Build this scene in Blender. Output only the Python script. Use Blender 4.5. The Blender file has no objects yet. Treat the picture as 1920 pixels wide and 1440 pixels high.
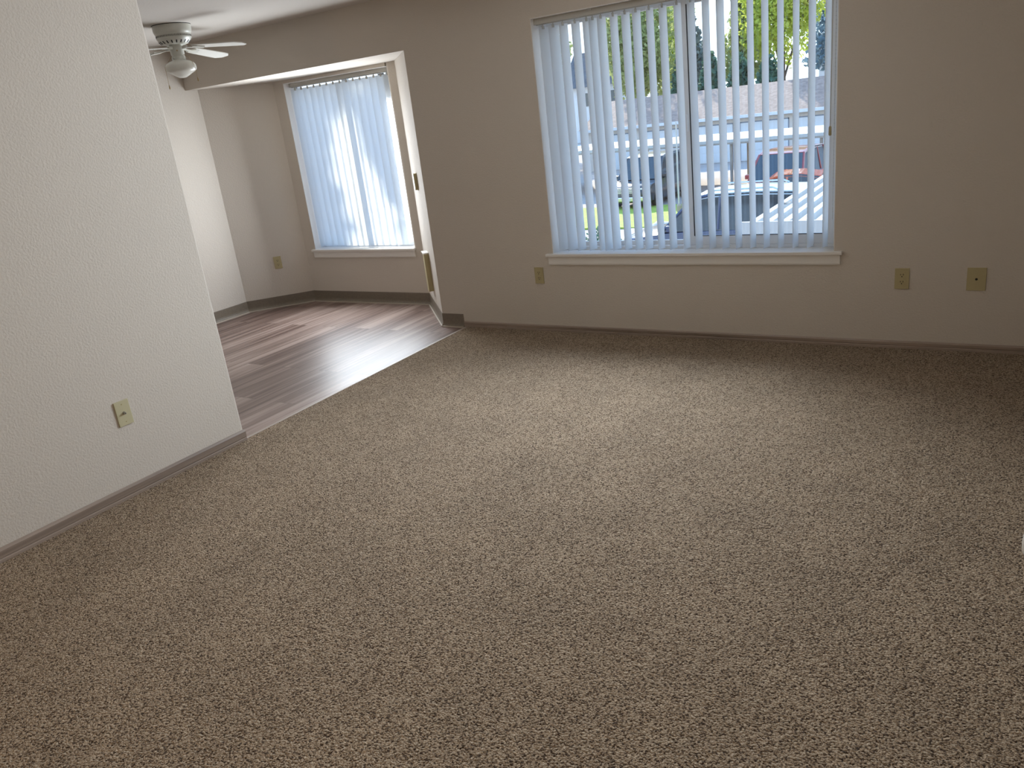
import bpy, bmesh, math, random
from mathutils import Vector, Matrix, noise

random.seed(7)
C = bpy.context.scene.collection
PI = math.pi

# ------------------------------------------------------------------ camera, sky, sun, window fill lamps, exposure
cam_d = bpy.data.cameras.new('camera')
cam = bpy.data.objects.new('camera', cam_d)
C.objects.link(cam)
r = Vector((0.84855416, 0.51658085, -0.11445555))
u = Vector((-0.07865277, 0.33706659, 0.93818967))
f = Vector((-0.52322996, 0.7871025, -0.32664977))
cam.matrix_world = Matrix(((r.x, u.x, -f.x, 0), (r.y, u.y, -f.y, 0), (r.z, u.z, -f.z, 1.5), (0, 0, 0, 1)))
cam_d.sensor_width = 36
cam_d.lens = 1472.67 / 1920 * 36
cam_d.clip_start = 0.05
cam_d.clip_end = 500
bpy.context.scene.camera = cam

vs = bpy.context.scene.view_settings
vs.view_transform = 'Standard'
vs.look = 'None'
vs.gamma = 1
vs.use_curve_mapping = False
vs.exposure = 0.0

world = bpy.data.worlds.new('sky')
bpy.context.scene.world = world
world.use_nodes = True
nt = world.node_tree
nt.nodes.clear()
wo = nt.nodes.new('ShaderNodeOutputWorld')
bg = nt.nodes.new('ShaderNodeBackground')
tc = nt.nodes.new('ShaderNodeTexCoord')
sep = nt.nodes.new('ShaderNodeSeparateXYZ')
rmp = nt.nodes.new('ShaderNodeValToRGB')
nt.links.new(tc.outputs['Generated'], sep.inputs[0])
nt.links.new(sep.outputs['Z'], rmp.inputs[0])
nt.links.new(rmp.outputs[0], bg.inputs[0])
nt.links.new(bg.outputs[0], wo.inputs[0])
e = rmp.color_ramp.elements
e[0].position = 0.0
e[0].color = (0.80, 0.90, 1.0, 1)
e[1].position = 0.55
e[1].color = (0.30, 0.54, 1.0, 1)
bg.inputs[1].default_value = 2.7

AZ, EL = math.radians(31), math.radians(28)
SUN_DIR = Vector((-math.sin(AZ) * math.cos(EL), math.cos(AZ) * math.cos(EL), math.sin(EL)))
sd = bpy.data.lights.new('sun', 'SUN')
sd.energy = 9.0
sd.angle = math.radians(0.6)
sd.color = (1.0, 0.92, 0.80)
sun = bpy.data.objects.new('sun', sd)
C.objects.link(sun)
sun.rotation_euler = SUN_DIR.to_track_quat('Z', 'Y').to_euler()
sun.location = (-20, 40, 30)


def area(name, loc, size_x, size_y, energy, color, rot):
    d = bpy.data.lights.new(name, 'AREA')
    d.shape = 'RECTANGLE'
    d.size = size_x
    d.size_y = size_y
    d.energy = energy
    d.color = color
    o = bpy.data.objects.new(name, d)
    C.objects.link(o)
    o.location = loc
    o.rotation_euler = rot
    return o


# added fill lamps inside both window openings, standing in for daylight, hidden from camera
fill1 = area('fill_lamp_living_window', (-1.735, 4.64, 1.29), 1.75, 1.42, 74, (0.82, 0.91, 1.0), (-PI / 2, 0, 0))
fill2 = area('fill_lamp_bay_window', (-4.91, 5.225, 1.12), 1.12, 1.16, 47, (0.87, 0.935, 1.0), (-PI / 2, 0, math.radians(13)))
for dl in (fill1, fill2):
    dl.visible_camera = False
fill1.data.spread = math.radians(132)


# ------------------------------------------------------------------ materials
def mat(name, col, rough=0.6, metal=0.0, spec=0.5, noise_amt=0.0, noise_scale=20.0, bump=0.0, bump_scale=100.0,
        bump_dist=0.002, col2=None, coat=0.0):
    m = bpy.data.materials.new(name)
    m.use_nodes = True
    n = m.node_tree.nodes
    l = m.node_tree.links
    b = n['Principled BSDF']
    b.inputs['Base Color'].default_value = (*col, 1)
    b.inputs['Roughness'].default_value = rough
    b.inputs['Metallic'].default_value = metal
    b.inputs['Specular IOR Level'].default_value = spec
    b.inputs['Coat Weight'].default_value = coat
    tcn = n.new('ShaderNodeTexCoord')
    if noise_amt or col2:
        nz = n.new('ShaderNodeTexNoise')
        nz.inputs['Scale'].default_value = noise_scale
        nz.inputs['Detail'].default_value = 5
        l.new(tcn.outputs['Object'], nz.inputs['Vector'])
        mx = n.new('ShaderNodeMix')
        mx.data_type = 'RGBA'
        c2 = col2 if col2 else tuple(max(0, c * (1 - noise_amt)) for c in col)
        mx.inputs['A'].default_value = (*col, 1)
        mx.inputs['B'].default_value = (*c2, 1)
        rp = n.new('ShaderNodeValToRGB')
        rp.color_ramp.elements[0].position = 0.35
        rp.color_ramp.elements[1].position = 0.65
        l.new(nz.outputs['Fac'], rp.inputs[0])
        l.new(rp.outputs[0], mx.inputs['Factor'])
        l.new(mx.outputs['Result'], b.inputs['Base Color'])
    if bump:
        nb = n.new('ShaderNodeTexNoise')
        nb.inputs['Scale'].default_value = bump_scale
        nb.inputs['Detail'].default_value = 3
        l.new(tcn.outputs['Object'], nb.inputs['Vector'])
        bp = n.new('ShaderNodeBump')
        bp.inputs['Strength'].default_value = bump
        bp.inputs['Distance'].default_value = bump_dist
        l.new(nb.outputs['Fac'], bp.inputs['Height'])
        l.new(bp.outputs[0], b.inputs['Normal'])
    return m


M = {}
M['wall'] = mat('wall_paint', (0.62, 0.56, 0.49), 0.85, spec=0.25, bump=0.55, bump_scale=105, bump_dist=0.004)
M['ceiling'] = mat('ceiling_paint', (0.62, 0.575, 0.525), 0.9, spec=0.2, bump=0.3, bump_scale=90, bump_dist=0.003)
M['trim'] = mat('trim_paint', (0.80, 0.77, 0.73), 0.45, bump=0.1, bump_scale=40, bump_dist=0.001)
M['vinyl_frame'] = mat('white_vinyl_frame', (0.80, 0.81, 0.82), 0.35)
M['gasket'] = mat('dark_gasket', (0.03, 0.03, 0.035), 0.5)
M['cove'] = mat('cove_base_vinyl', (0.205, 0.168, 0.125), 0.5, noise_amt=0.12, noise_scale=60)
M['caulk'] = mat('pale_caulk', (0.50, 0.44, 0.37), 0.6)
M['ivory'] = mat('ivory_plastic', (0.52, 0.47, 0.30), 0.4)
M['almond'] = mat('almond_plastic', (0.46, 0.39, 0.215), 0.45)
M['slot'] = mat('dark_slot', (0.012, 0.010, 0.008), 0.6)
M['steel'] = mat('nickel', (0.55, 0.53, 0.50), 0.28, metal=1.0)
M['fan_white'] = mat('fan_enamel', (0.66, 0.66, 0.60), 0.3, noise_amt=0.04, noise_scale=8)
M['fan_blade'] = mat('fan_blade_white', (0.76, 0.75, 0.70), 0.4)
M['brass'] = mat('aged_brass', (0.45, 0.33, 0.17), 0.35, metal=1.0)
M['knob'] = mat('white_enamel_knob', (0.72, 0.70, 0.66), 0.25)
M['door'] = mat('door_paint', (0.74, 0.71, 0.66), 0.5)
M['headrail'] = mat('headrail_grey', (0.50, 0.48, 0.43), 0.45)


def wood(name, along, cols, plank=True, rough=0.38, px=0.178, pl=1.5):
    """wood-look surface, grain running along world axis 'along' (0 = x, 1 = y)"""
    m = bpy.data.materials.new(name)
    m.use_nodes = True
    n = m.node_tree.nodes
    l = m.node_tree.links
    b = n['Principled BSDF']
    b.inputs['Roughness'].default_value = rough
    b.inputs['Specular IOR Level'].default_value = 0.5
    g = n.new('ShaderNodeTexCoord')
    mp = n.new('ShaderNodeMapping')
    l.new(g.outputs['Object'], mp.inputs['Vector'])
    if along == 1:
        mp.inputs['Rotation'].default_value = (0, 0, PI / 2)
    grain = n.new('ShaderNodeTexNoise')
    gm = n.new('ShaderNodeMapping')
    gm.inputs['Scale'].default_value = (0.55, 14, 14)
    l.new(mp.outputs[0], gm.inputs['Vector'])
    grain.inputs['Scale'].default_value = 1.6
    grain.inputs['Detail'].default_value = 6
    grain.inputs['Distortion'].default_value = 0.5
    rp = n.new('ShaderNodeValToRGB')
    els = rp.color_ramp.elements
    els[0].position = 0.30
    els[0].color = (*cols[0], 1)
    els[1].position = 0.70
    els[1].color = (*cols[2], 1)
    mid = els.new(0.5)
    mid.color = (*cols[1], 1)
    if plank:
        br = n.new('ShaderNodeTexBrick')
        br.inputs['Scale'].default_value = 1.0
        br.inputs['Brick Width'].default_value = pl
        br.inputs['Row Height'].default_value = px
        br.inputs['Mortar Size'].default_value = 0.0012
        br.inputs['Color1'].default_value = (0, 0, 0, 1)
        br.inputs['Color2'].default_value = (1, 1, 1, 1)
        br.inputs['Mortar'].default_value = (0.4, 0.4, 0.4, 1)
        br.offset = 0.37
        l.new(mp.outputs[0], br.inputs['Vector'])
        add = n.new('ShaderNodeVectorMath')
        add.operation = 'MULTIPLY_ADD'
        l.new(br.outputs['Color'], add.inputs[0])
        add.inputs[1].default_value = (9, 7, 5)
        l.new(gm.outputs[0], add.inputs[2])
        l.new(add.outputs[0], grain.inputs['Vector'])
        mx = n.new('ShaderNodeMath')
        mx.operation = 'MULTIPLY_ADD'
        l.new(br.outputs['Color'], mx.inputs[0])
        mx.inputs[1].default_value = 0.24
        l.new(grain.outputs['Fac'], mx.inputs[2])
        sb = n.new('ShaderNodeMath')
        sb.operation = 'SUBTRACT'
        l.new(mx.outputs[0], sb.inputs[0])
        sb.inputs[1].default_value = 0.12
        l.new(sb.outputs[0], rp.inputs[0])
        mo = n.new('ShaderNodeMix')
        mo.data_type = 'RGBA'
        l.new(br.outputs['Fac'], mo.inputs['Factor'])
        l.new(rp.outputs[0], mo.inputs['A'])
        mo.inputs['B'].default_value = (cols[0][0] * 0.5, cols[0][1] * 0.5, cols[0][2] * 0.5, 1)
        l.new(mo.outputs['Result'], b.inputs['Base Color'])
    else:
        l.new(gm.outputs[0], grain.inputs['Vector'])
        l.new(grain.outputs['Fac'], rp.inputs[0])
        l.new(rp.outputs[0], b.inputs['Base Color'])
    bp = n.new('ShaderNodeBump')
    bp.inputs['Strength'].default_value = 0.12
    bp.inputs['Distance'].default_value = 0.001
    l.new(grain.outputs['Fac'], bp.inputs['Height'])
    l.new(bp.outputs[0], b.inputs['Normal'])
    return m


M['planks'] = wood('vinyl_planks', 1, ((0.110, 0.066, 0.053), (0.225, 0.155, 0.128), (0.38, 0.285, 0.245)))
M['base_y'] = wood('baseboard_woodgrain_y', 1, ((0.20, 0.15, 0.118), (0.285, 0.22, 0.175), (0.37, 0.29, 0.235)), plank=False)
M['base_x'] = wood('baseboard_woodgrain_x', 0, ((0.20, 0.15, 0.118), (0.285, 0.22, 0.175), (0.37, 0.29, 0.235)), plank=False)
M['strip'] = mat('transition_vinyl', (0.42, 0.35, 0.30), 0.45)


def carpet_mat():
    m = bpy.data.materials.new('carpet_pile')
    m.use_nodes = True
    n = m.node_tree.nodes
    l = m.node_tree.links
    b = n['Principled BSDF']
    b.inputs['Roughness'].default_value = 0.95
    b.inputs['Specular IOR Level'].default_value = 0.1
    b.inputs['Sheen Weight'].default_value = 0.14
    b.inputs['Sheen Roughness'].default_value = 0.5
    b.inputs['Sheen Tint'].default_value = (0.9, 0.85, 0.8, 1)
    g = n.new('ShaderNodeTexCoord')
    # yarn tufts: every tuft its own beige, dark yarn flecks with crevice shade painted in between
    vo = n.new('ShaderNodeTexVoronoi')
    vo.inputs['Scale'].default_value = 165
    vo.inputs['Randomness'].default_value = 1.0
    wob = n.new('ShaderNodeTexNoise')
    wob.inputs['Scale'].default_value = 70
    wob.inputs['Detail'].default_value = 3
    l.new(g.outputs['Object'], wob.inputs['Vector'])
    wm = n.new('ShaderNodeVectorMath')
    wm.operation = 'MULTIPLY_ADD'
    l.new(wob.outputs['Color'], wm.inputs[0])
    wm.inputs[1].default_value = (0.014, 0.014, 0.014)
    l.new(g.outputs['Object'], wm.inputs[2])
    l.new(wm.outputs[0], vo.inputs['Vector'])
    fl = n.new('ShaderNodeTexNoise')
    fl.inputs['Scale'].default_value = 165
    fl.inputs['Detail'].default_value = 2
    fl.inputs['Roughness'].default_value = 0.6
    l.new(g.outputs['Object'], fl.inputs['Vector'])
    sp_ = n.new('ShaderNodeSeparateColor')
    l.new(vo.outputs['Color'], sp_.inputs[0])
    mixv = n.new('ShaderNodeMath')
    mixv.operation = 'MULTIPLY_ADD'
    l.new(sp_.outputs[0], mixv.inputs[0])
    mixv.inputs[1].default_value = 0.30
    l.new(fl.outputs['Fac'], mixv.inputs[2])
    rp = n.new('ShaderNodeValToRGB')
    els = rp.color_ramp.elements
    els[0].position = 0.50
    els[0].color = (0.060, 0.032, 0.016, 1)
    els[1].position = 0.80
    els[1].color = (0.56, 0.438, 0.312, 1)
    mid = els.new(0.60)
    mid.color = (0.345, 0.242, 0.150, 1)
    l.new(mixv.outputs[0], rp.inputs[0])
    # broad wear and pile-direction mottling
    br = n.new('ShaderNodeTexNoise')
    br.inputs['Scale'].default_value = 3.2
    br.inputs['Detail'].default_value = 4
    l.new(g.outputs['Object'], br.inputs['Vector'])
    rb = n.new('ShaderNodeMapRange')
    rb.inputs['From Min'].default_value = 0.3
    rb.inputs['From Max'].default_value = 0.7
    rb.inputs['To Min'].default_value = 0.90
    rb.inputs['To Max'].default_value = 1.08
    l.new(br.outputs['Fac'], rb.inputs['Value'])
    mu = n.new('ShaderNodeVectorMath')
    mu.operation = 'SCALE'
    l.new(rp.outputs[0], mu.inputs[0])
    l.new(rb.outputs[0], mu.inputs['Scale'])
    l.new(mu.outputs[0], b.inputs['Base Color'])
    mh = n.new('ShaderNodeMath')
    mh.operation = 'MULTIPLY_ADD'
    l.new(vo.outputs['Distance'], mh.inputs[0])
    mh.inputs[1].default_value = -0.9
    l.new(fl.outputs['Fac'], mh.inputs[2])
    bp = n.new('ShaderNodeBump')
    bp.inputs['Strength'].default_value = 1.0
    bp.inputs['Distance'].default_value = 0.010
    l.new(mh.outputs[0], bp.inputs['Height'])
    l.new(bp.outputs[0], b.inputs['Normal'])
    return m


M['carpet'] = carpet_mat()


def glass_mat(name, tint=(1, 1, 1), fac=0.06):
    m = bpy.data.materials.new(name)
    m.use_nodes = True
    n = m.node_tree.nodes
    l = m.node_tree.links
    n.remove(n['Principled BSDF'])
    t = n.new('ShaderNodeBsdfTransparent')
    t.inputs[0].default_value = (*tint, 1)
    g = n.new('ShaderNodeBsdfGlossy')
    g.inputs['Roughness'].default_value = 0.02
    mx = n.new('ShaderNodeMixShader')
    mx.inputs[0].default_value = fac
    l.new(t.outputs[0], mx.inputs[1])
    l.new(g.outputs[0], mx.inputs[2])
    l.new(mx.outputs[0], n['Material Output'].inputs[0])
    return m


M['glass'] = glass_mat('window_glass', (0.93, 0.96, 0.96), 0.05)


def vane_mat(name, col, trans):
    m = bpy.data.materials.new(name)
    m.use_nodes = True
    n = m.node_tree.nodes
    l = m.node_tree.links
    b = n['Principled BSDF']
    b.inputs['Base Color'].default_value = (*col, 1)
    b.inputs['Roughness'].default_value = 0.5
    t = n.new('ShaderNodeBsdfTranslucent')
    t.inputs[0].default_value = (*col, 1)
    mx = n.new('ShaderNodeMixShader')
    mx.inputs[0].default_value = trans
    g = n.new('ShaderNodeTexCoord')
    nz = n.new('ShaderNodeTexNoise')
    nz.inputs['Scale'].default_value = 300
    l.new(g.outputs['Object'], nz.inputs['Vector'])
    bp = n.new('ShaderNodeBump')
    bp.inputs['Strength'].default_value = 0.08
    bp.inputs['Distance'].default_value = 0.001
    l.new(nz.outputs['Fac'], bp.inputs['Height'])
    l.new(bp.outputs[0], b.inputs['Normal'])
    l.new(b.outputs[0], mx.inputs[1])
    l.new(t.outputs[0], mx.inputs[2])
    l.new(mx.outputs[0], n['Material Output'].inputs[0])
    return m


M['vane'] = vane_mat('blind_vane_vinyl', (0.90, 0.915, 0.925), 0.80)
M['globe'] = vane_mat('milk_glass', (0.80, 0.78, 0.72), 0.25)
M['globe'].node_tree.nodes['Principled BSDF'].inputs['Roughness'].default_value = 0.12
# outdoors
M['asphalt'] = mat('pale_parking_surface', (0.47, 0.39, 0.34), 0.9, noise_amt=0.12, noise_scale=0.8)
M['concrete'] = mat('concrete_walk', (0.56, 0.53, 0.49), 0.9, noise_amt=0.1, noise_scale=2)
M['grass'] = mat('lawn_grass', (0.42, 0.50, 0.06), 0.9, col2=(0.26, 0.36, 0.05), noise_scale=6, bump=0.5, bump_scale=25, bump_dist=0.03)
M['shingle'] = mat('roof_shingles', (0.44, 0.30, 0.225), 0.9, col2=(0.30, 0.20, 0.15), noise_scale=5, bump=0.5, bump_scale=6, bump_dist=0.03)
M['dshingle'] = mat('grey_roof_shingles', (0.16, 0.15, 0.15), 0.9, col2=(0.11, 0.10, 0.10), noise_scale=3)
M['white_paint'] = mat('white_exterior_paint', (0.74, 0.74, 0.73), 0.6, noise_amt=0.04, noise_scale=2)
M['tan_paint'] = mat('tan_exterior_paint', (0.72, 0.64, 0.56), 0.7, noise_amt=0.06, noise_scale=2)
M['seam'] = mat('door_seam', (0.26, 0.28, 0.32), 0.8)
M['carport'] = mat('carport_white_metal', (0.52, 0.525, 0.505), 0.55, noise_amt=0.05, noise_scale=1.5)
M['rust'] = mat('brown_beam_edge', (0.40, 0.34, 0.28), 0.7, noise_amt=0.2, noise_scale=4)
M['tyre'] = mat('tyre_rubber', (0.015, 0.015, 0.017), 0.8)
M['chrome'] = mat('chrome', (0.7, 0.7, 0.7), 0.2, metal=1.0)
M['lamp_lens'] = mat('headlamp_lens', (0.62, 0.64, 0.64), 0.15)
M['tail_lens'] = mat('tail_lamp_lens', (0.45, 0.03, 0.02), 0.2)
M['car_glass'] = mat('tinted_car_glass', (0.035, 0.05, 0.06), 0.06, spec=0.8)
M['black_car'] = mat('black_car_paint', (0.022, 0.024, 0.030), 0.25, coat=0.6)
M['blue_car'] = mat('dark_blue_car_paint', (0.045, 0.065, 0.13), 0.25, coat=0.7)
M['silver_roof'] = mat('silver_car_roof', (0.62, 0.64, 0.63), 0.3, metal=0.2)
M['red_car'] = mat('dark_red_car_paint', (0.30, 0.035, 0.03), 0.25, coat=0.7)
M['orange_car'] = mat('orange_red_car_paint', (0.62, 0.13, 0.05), 0.25, coat=0.7)
M['bark'] = mat('bark', (0.13, 0.095, 0.07), 0.95, noise_amt=0.4, noise_scale=8, bump=0.6, bump_scale=15, bump_dist=0.03)
M['stone'] = mat('pale_boulder', (0.60, 0.58, 0.55), 0.9, noise_amt=0.2, noise_scale=4)


def leaf_mat(name, c1, c2, tr=0.45):
    m = bpy.data.materials.new(name)
    m.use_nodes = True
    n = m.node_tree.nodes
    l = m.node_tree.links
    b = n['Principled BSDF']
    b.inputs['Roughness'].default_value = 0.6
    b.inputs['Specular IOR Level'].default_value = 0.2
    g = n.new('ShaderNodeTexCoord')
    nz = n.new('ShaderNodeTexNoise')
    nz.inputs['Scale'].default_value = 1.6
    nz.inputs['Detail'].default_value = 6
    l.new(g.outputs['Object'], nz.inputs['Vector'])
    rp = n.new('ShaderNodeValToRGB')
    rp.color_ramp.elements[0].position = 0.35
    rp.color_ramp.elements[0].color = (*c1, 1)
    rp.color_ramp.elements[1].position = 0.65
    rp.color_ramp.elements[1].color = (*c2, 1)
    l.new(nz.outputs['Fac'], rp.inputs[0])
    l.new(rp.outputs[0], b.inputs['Base Color'])
    t = n.new('ShaderNodeBsdfTranslucent')
    l.new(rp.outputs[0], t.inputs[0])
    mx = n.new('ShaderNodeMixShader')
    mx.inputs[0].default_value = tr
    l.new(b.outputs[0], mx.inputs[1])
    l.new(t.outputs[0], mx.inputs[2])
    l.new(mx.outputs[0], n['Material Output'].inputs[0])
    return m


M['leaf_yellow'] = leaf_mat('yellow_green_leaves', (0.42, 0.50, 0.07), (0.64, 0.68, 0.14), 0.55)
M['leaf_olive'] = leaf_mat('olive_green_leaves', (0.30, 0.36, 0.13), (0.52, 0.54, 0.24), 0.5)
M['leaf_dark'] = leaf_mat('dark_hedge_leaves', (0.08, 0.16, 0.11), (0.13, 0.23, 0.15), 0.3)
M['needle'] = leaf_mat('grey_green_needles', (0.13, 0.17, 0.16), (0.23, 0.27, 0.24), 0.25)
M['needle_blue'] = leaf_mat('blue_green_needles', (0.14, 0.22, 0.26), (0.24, 0.34, 0.40), 0.3)


# ------------------------------------------------------------------ geometry helpers
class MB:
    def __init__(s):
        s.bm = bmesh.new()

    def box(s, a, b, bevel=0.0, mtx=None):
        x0, y0, z0 = (min(p, q) for p, q in zip(a, b))
        x1, y1, z1 = (max(p, q) for p, q in zip(a, b))
        bm = bmesh.new()
        bmesh.ops.create_cube(bm, size=1)
        for v in bm.verts:
            v.co = Vector(((x0 + x1) / 2 + v.co.x * (x1 - x0), (y0 + y1) / 2 + v.co.y * (y1 - y0), (z0 + z1) / 2 + v.co.z * (z1 - z0)))
        if bevel:
            bmesh.ops.bevel(bm, geom=bm.edges[:], offset=bevel, segments=2, affect='EDGES', profile=0.6)
        return s._merge(bm, mtx)

    def _merge(s, bm, mtx=None):
        if mtx is not None:
            bmesh.ops.transform(bm, matrix=mtx, verts=bm.verts[:])
        me = bpy.data.meshes.new('tmp')
        bm.to_mesh(me)
        bm.free()
        s.bm.from_mesh(me)
        bpy.data.meshes.remove(me)
        return s

    def prism(s, poly, z0, z1, mtx=None, bevel=0.0):
        """polygon in xy extruded along z"""
        bm = bmesh.new()
        vs_ = [bm.verts.new((x, y, z0)) for x, y in poly]
        fc = bm.faces.new(vs_)
        ex = bmesh.ops.extrude_face_region(bm, geom=[fc])
        for v in ex['geom']:
            if isinstance(v, bmesh.types.BMVert):
                v.co.z = z1
        bmesh.ops.recalc_face_normals(bm, faces=bm.faces[:])
        if bevel:
            bmesh.ops.bevel(bm, geom=bm.edges[:], offset=bevel, segments=2, affect='EDGES', profile=0.6)
        return s._merge(bm, mtx)

    def lathe(s, prof, seg=32, mtx=None):
        bm = bmesh.new()
        rings = []
        for rad, z in prof:
            if rad < 1e-5:
                rings.append([bm.verts.new((0, 0, z))])
            else:
                rings.append([bm.verts.new((rad * math.cos(2 * PI * k / seg), rad * math.sin(2 * PI * k / seg), z)) for k in range(seg)])
        for a, b in zip(rings, rings[1:]):
            for k in range(seg):
                k2 = (k + 1) % seg
                if len(a) == 1 and len(b) == 1:
                    continue
                if len(a) == 1:
                    bm.faces.new((a[0], b[k], b[k2]))
                elif len(b) == 1:
                    bm.faces.new((a[k], a[k2], b[0]))
                else:
                    bm.faces.new((a[k], a[k2], b[k2], b[k]))
        for rg in (rings[0], rings[-1]):
            if len(rg) > 1:
                bm.faces.new(rg)
        bmesh.ops.recalc_face_normals(bm, faces=bm.faces[:])
        return s._merge(bm, mtx)

    def tube(s, pts, rad, seg=8):
        bm = bmesh.new()
        pts = [Vector(p) for p in pts]
        rad = rad if isinstance(rad, (list, tuple)) else [rad] * len(pts)
        rings = []
        for i, p in enumerate(pts):
            d = (pts[min(i + 1, len(pts) - 1)] - pts[max(i - 1, 0)]).normalized()
            ax = d.cross(Vector((0, 0, 1)) if abs(d.z) < 0.9 else Vector((1, 0, 0))).normalized()
            ay = d.cross(ax).normalized()
            rings.append([bm.verts.new(p + rad[i] * (ax * math.cos(2 * PI * k / seg) + ay * math.sin(2 * PI * k / seg))) for k in range(seg)])
        for a, b in zip(rings, rings[1:]):
            for k in range(seg):
                bm.faces.new((a[k], a[(k + 1) % seg], b[(k + 1) % seg], b[k]))
        bm.faces.new(rings[0])
        bm.faces.new(rings[-1])
        bmesh.ops.recalc_face_normals(bm, faces=bm.faces[:])
        return s._merge(bm)

    def build(s, name, m, parent=None, smooth=False, loc=None):
        me = bpy.data.meshes.new(name)
        s.bm.to_mesh(me)
        s.bm.free()
        me.materials.append(m)
        if smooth:
            for p in me.polygons:
                p.use_smooth = True
            me.set_sharp_from_angle(angle=math.radians(40))
        o = bpy.data.objects.new(name, me)
        C.objects.link(o)
        if parent:
            o.parent = parent
        if loc:
            o.location = loc
        return o


def thing(name, label, cat, loc=(0, 0, 0), rotz=0.0, group=None):
    o = bpy.data.objects.new(name, None)
    C.objects.link(o)
    o.empty_display_size = 0.1
    o.location = loc
    o.rotation_euler = (0, 0, rotz)
    return tag(o, label, cat, group)


def tag(o, label, cat, group=None, kind=None):
    o['label'] = label
    o['category'] = cat
    if group:
        o['group'] = group
    if kind:
        o['kind'] = kind
    return o


def struct(o, label=None, cat=None):
    o['kind'] = 'structure'
    if label:
        o['label'] = label
    if cat:
        o['category'] = cat
    return o


def copy_tree(o, parent=None):
    c = o.copy()
    C.objects.link(c)
    c.parent = parent
    for ch in list(o.children):
        copy_tree(ch, c)
    return c


# ------------------------------------------------------------------ room shell
D = 4.666          # living-room window wall, inner face
CE = 2.323         # ceiling
LW = -3.41         # face of the partition at left
XR, YB = 0.95, -4.2
J1, J2, J3, J4 = (-3.66, D), (-4.232, 5.258), (-5.63, 5.258), (-6.052, 4.79)
SOF = 1.976        # underside of the bay's soffit
W1 = (-2.64, -0.832, 0.552, 2.024)    # living-room window opening
W2 = (-5.505, -4.338, 0.492, 1.95)    # bay window opening
T = 0.19

wb = MB()
wb.box((J1[0], D, -0.3), (W1[0], D + T, CE))
wb.box((W1[1], D, -0.3), (XR, D + T, CE))
wb.box((W1[0], D, -0.3), (W1[1], D + T, W1[2] - 0.012))
wb.box((W1[0], D, W1[3]), (W1[1], D + T, CE))
struct(wb.build('wall_back', M['wall']), 'beige textured wall holding the wide window with open blinds', 'wall')

ws = MB()
ws.box((-6.052, D, SOF), (J1[0], D + T, CE))
ws.prism([(-6.052, D + T), (J1[0], D + T), (J1[0] - 0.02, 5.45), (-6.052, 5.45)], SOF, SOF + 0.1)
struct(ws.build('wall_soffit', M['wall']), 'beige dropped soffit over the opening of the bay', 'wall')

wl = MB()
wl.box((LW - 0.12, YB, 0.0), (LW, 2.488, CE), 0.008)
struct(wl.build('wall_left', M['wall']), 'bright textured partition wall at the left of the carpet', 'wall')

wd = MB()
wd.box((-6.2, -0.3, -0.3), (-6.052, 4.79, CE))
struct(wd.build('wall_dining', M['wall']), 'pale wall behind the ceiling fan running into the bay', 'wall')


def wall_seg(a, b, z0, z1, t=0.12, name=None):
    """wall between two floor points, thickness to the left of a->b"""
    m = MB()
    a = Vector((*a, 0))
    b = Vector((*b, 0))
    d = (b - a).normalized()
    nrm = Vector((-d.y, d.x, 0))
    p = [a - d * 0, b + d * 0, b + nrm * t, a + nrm * t]
    m.prism([(q.x, q.y) for q in p], z0, z1)
    return m


# angled sides of the bay (thickness outwards)
struct(wall_seg(J2, J1, -0.3, SOF + 0.05, -0.0 + 0.12).build('wall_bay_right', M['wall']), 'narrow angled wall at the right of the bay window', 'wall')
struct(wall_seg(J4, J3, -0.3, SOF + 0.05, 0.12).build('wall_bay_left', M['wall']), 'angled wall with an outlet at the left of the bay window', 'wall')
wb2 = MB()
wb2.box((J3[0] - 0.06, 5.258, -0.3), (W2[0], 5.258 + T, SOF + 0.05))
bn = [(W2[1] + 0.035 - 0.035 * math.sin(k * PI / 16), 5.258 + 0.035 - 0.035 * math.cos(k * PI / 16)) for k in range(9)]
wb2.prism(bn + [(W2[1], 5.258 + T), (J2[0] + 0.06, 5.258 + T), (J2[0] + 0.06, 5.258)], W2[2] - 0.012, SOF + 0.05)
wb2.box((W2[1], 5.258, -0.3), (J2[0] + 0.06, 5.258 + T, W2[2] - 0.012))
wb2.box((W2[0], 5.258, -0.3), (W2[1], 5.258 + T, W2[2] - 0.012))
wb2.box((W2[0], 5.258, W2[3]), (W2[1], 5.258 + T, SOF + 0.05))
struct(wb2.build('wall_bay', M['wall']), 'wall of the bay around the window with closed blinds', 'wall')

# walls the photograph does not show, closing the room
struct(MB().box((XR, YB, 0), (XR + 0.12, D + T, CE)).build('wall_right', M['wall']), 'right wall of the living room', 'wall')
struct(MB().box((-3.53, YB - 0.12, 0), (XR, YB, CE)).build('wall_rear', M['wall']), 'rear wall of the living room', 'wall')
struct(MB().box((-6.2, -0.42, 0), (-3.53, -0.3, CE)).build('wall_kitchen', M['wall']), 'far wall of the dining room', 'wall')
struct(MB().box((-6.2, YB - 0.12, CE), (XR + 0.12, D + T, CE + 0.12)).build('ceiling', M['ceiling']), 'white ceiling with the fan', 'ceiling')

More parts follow.
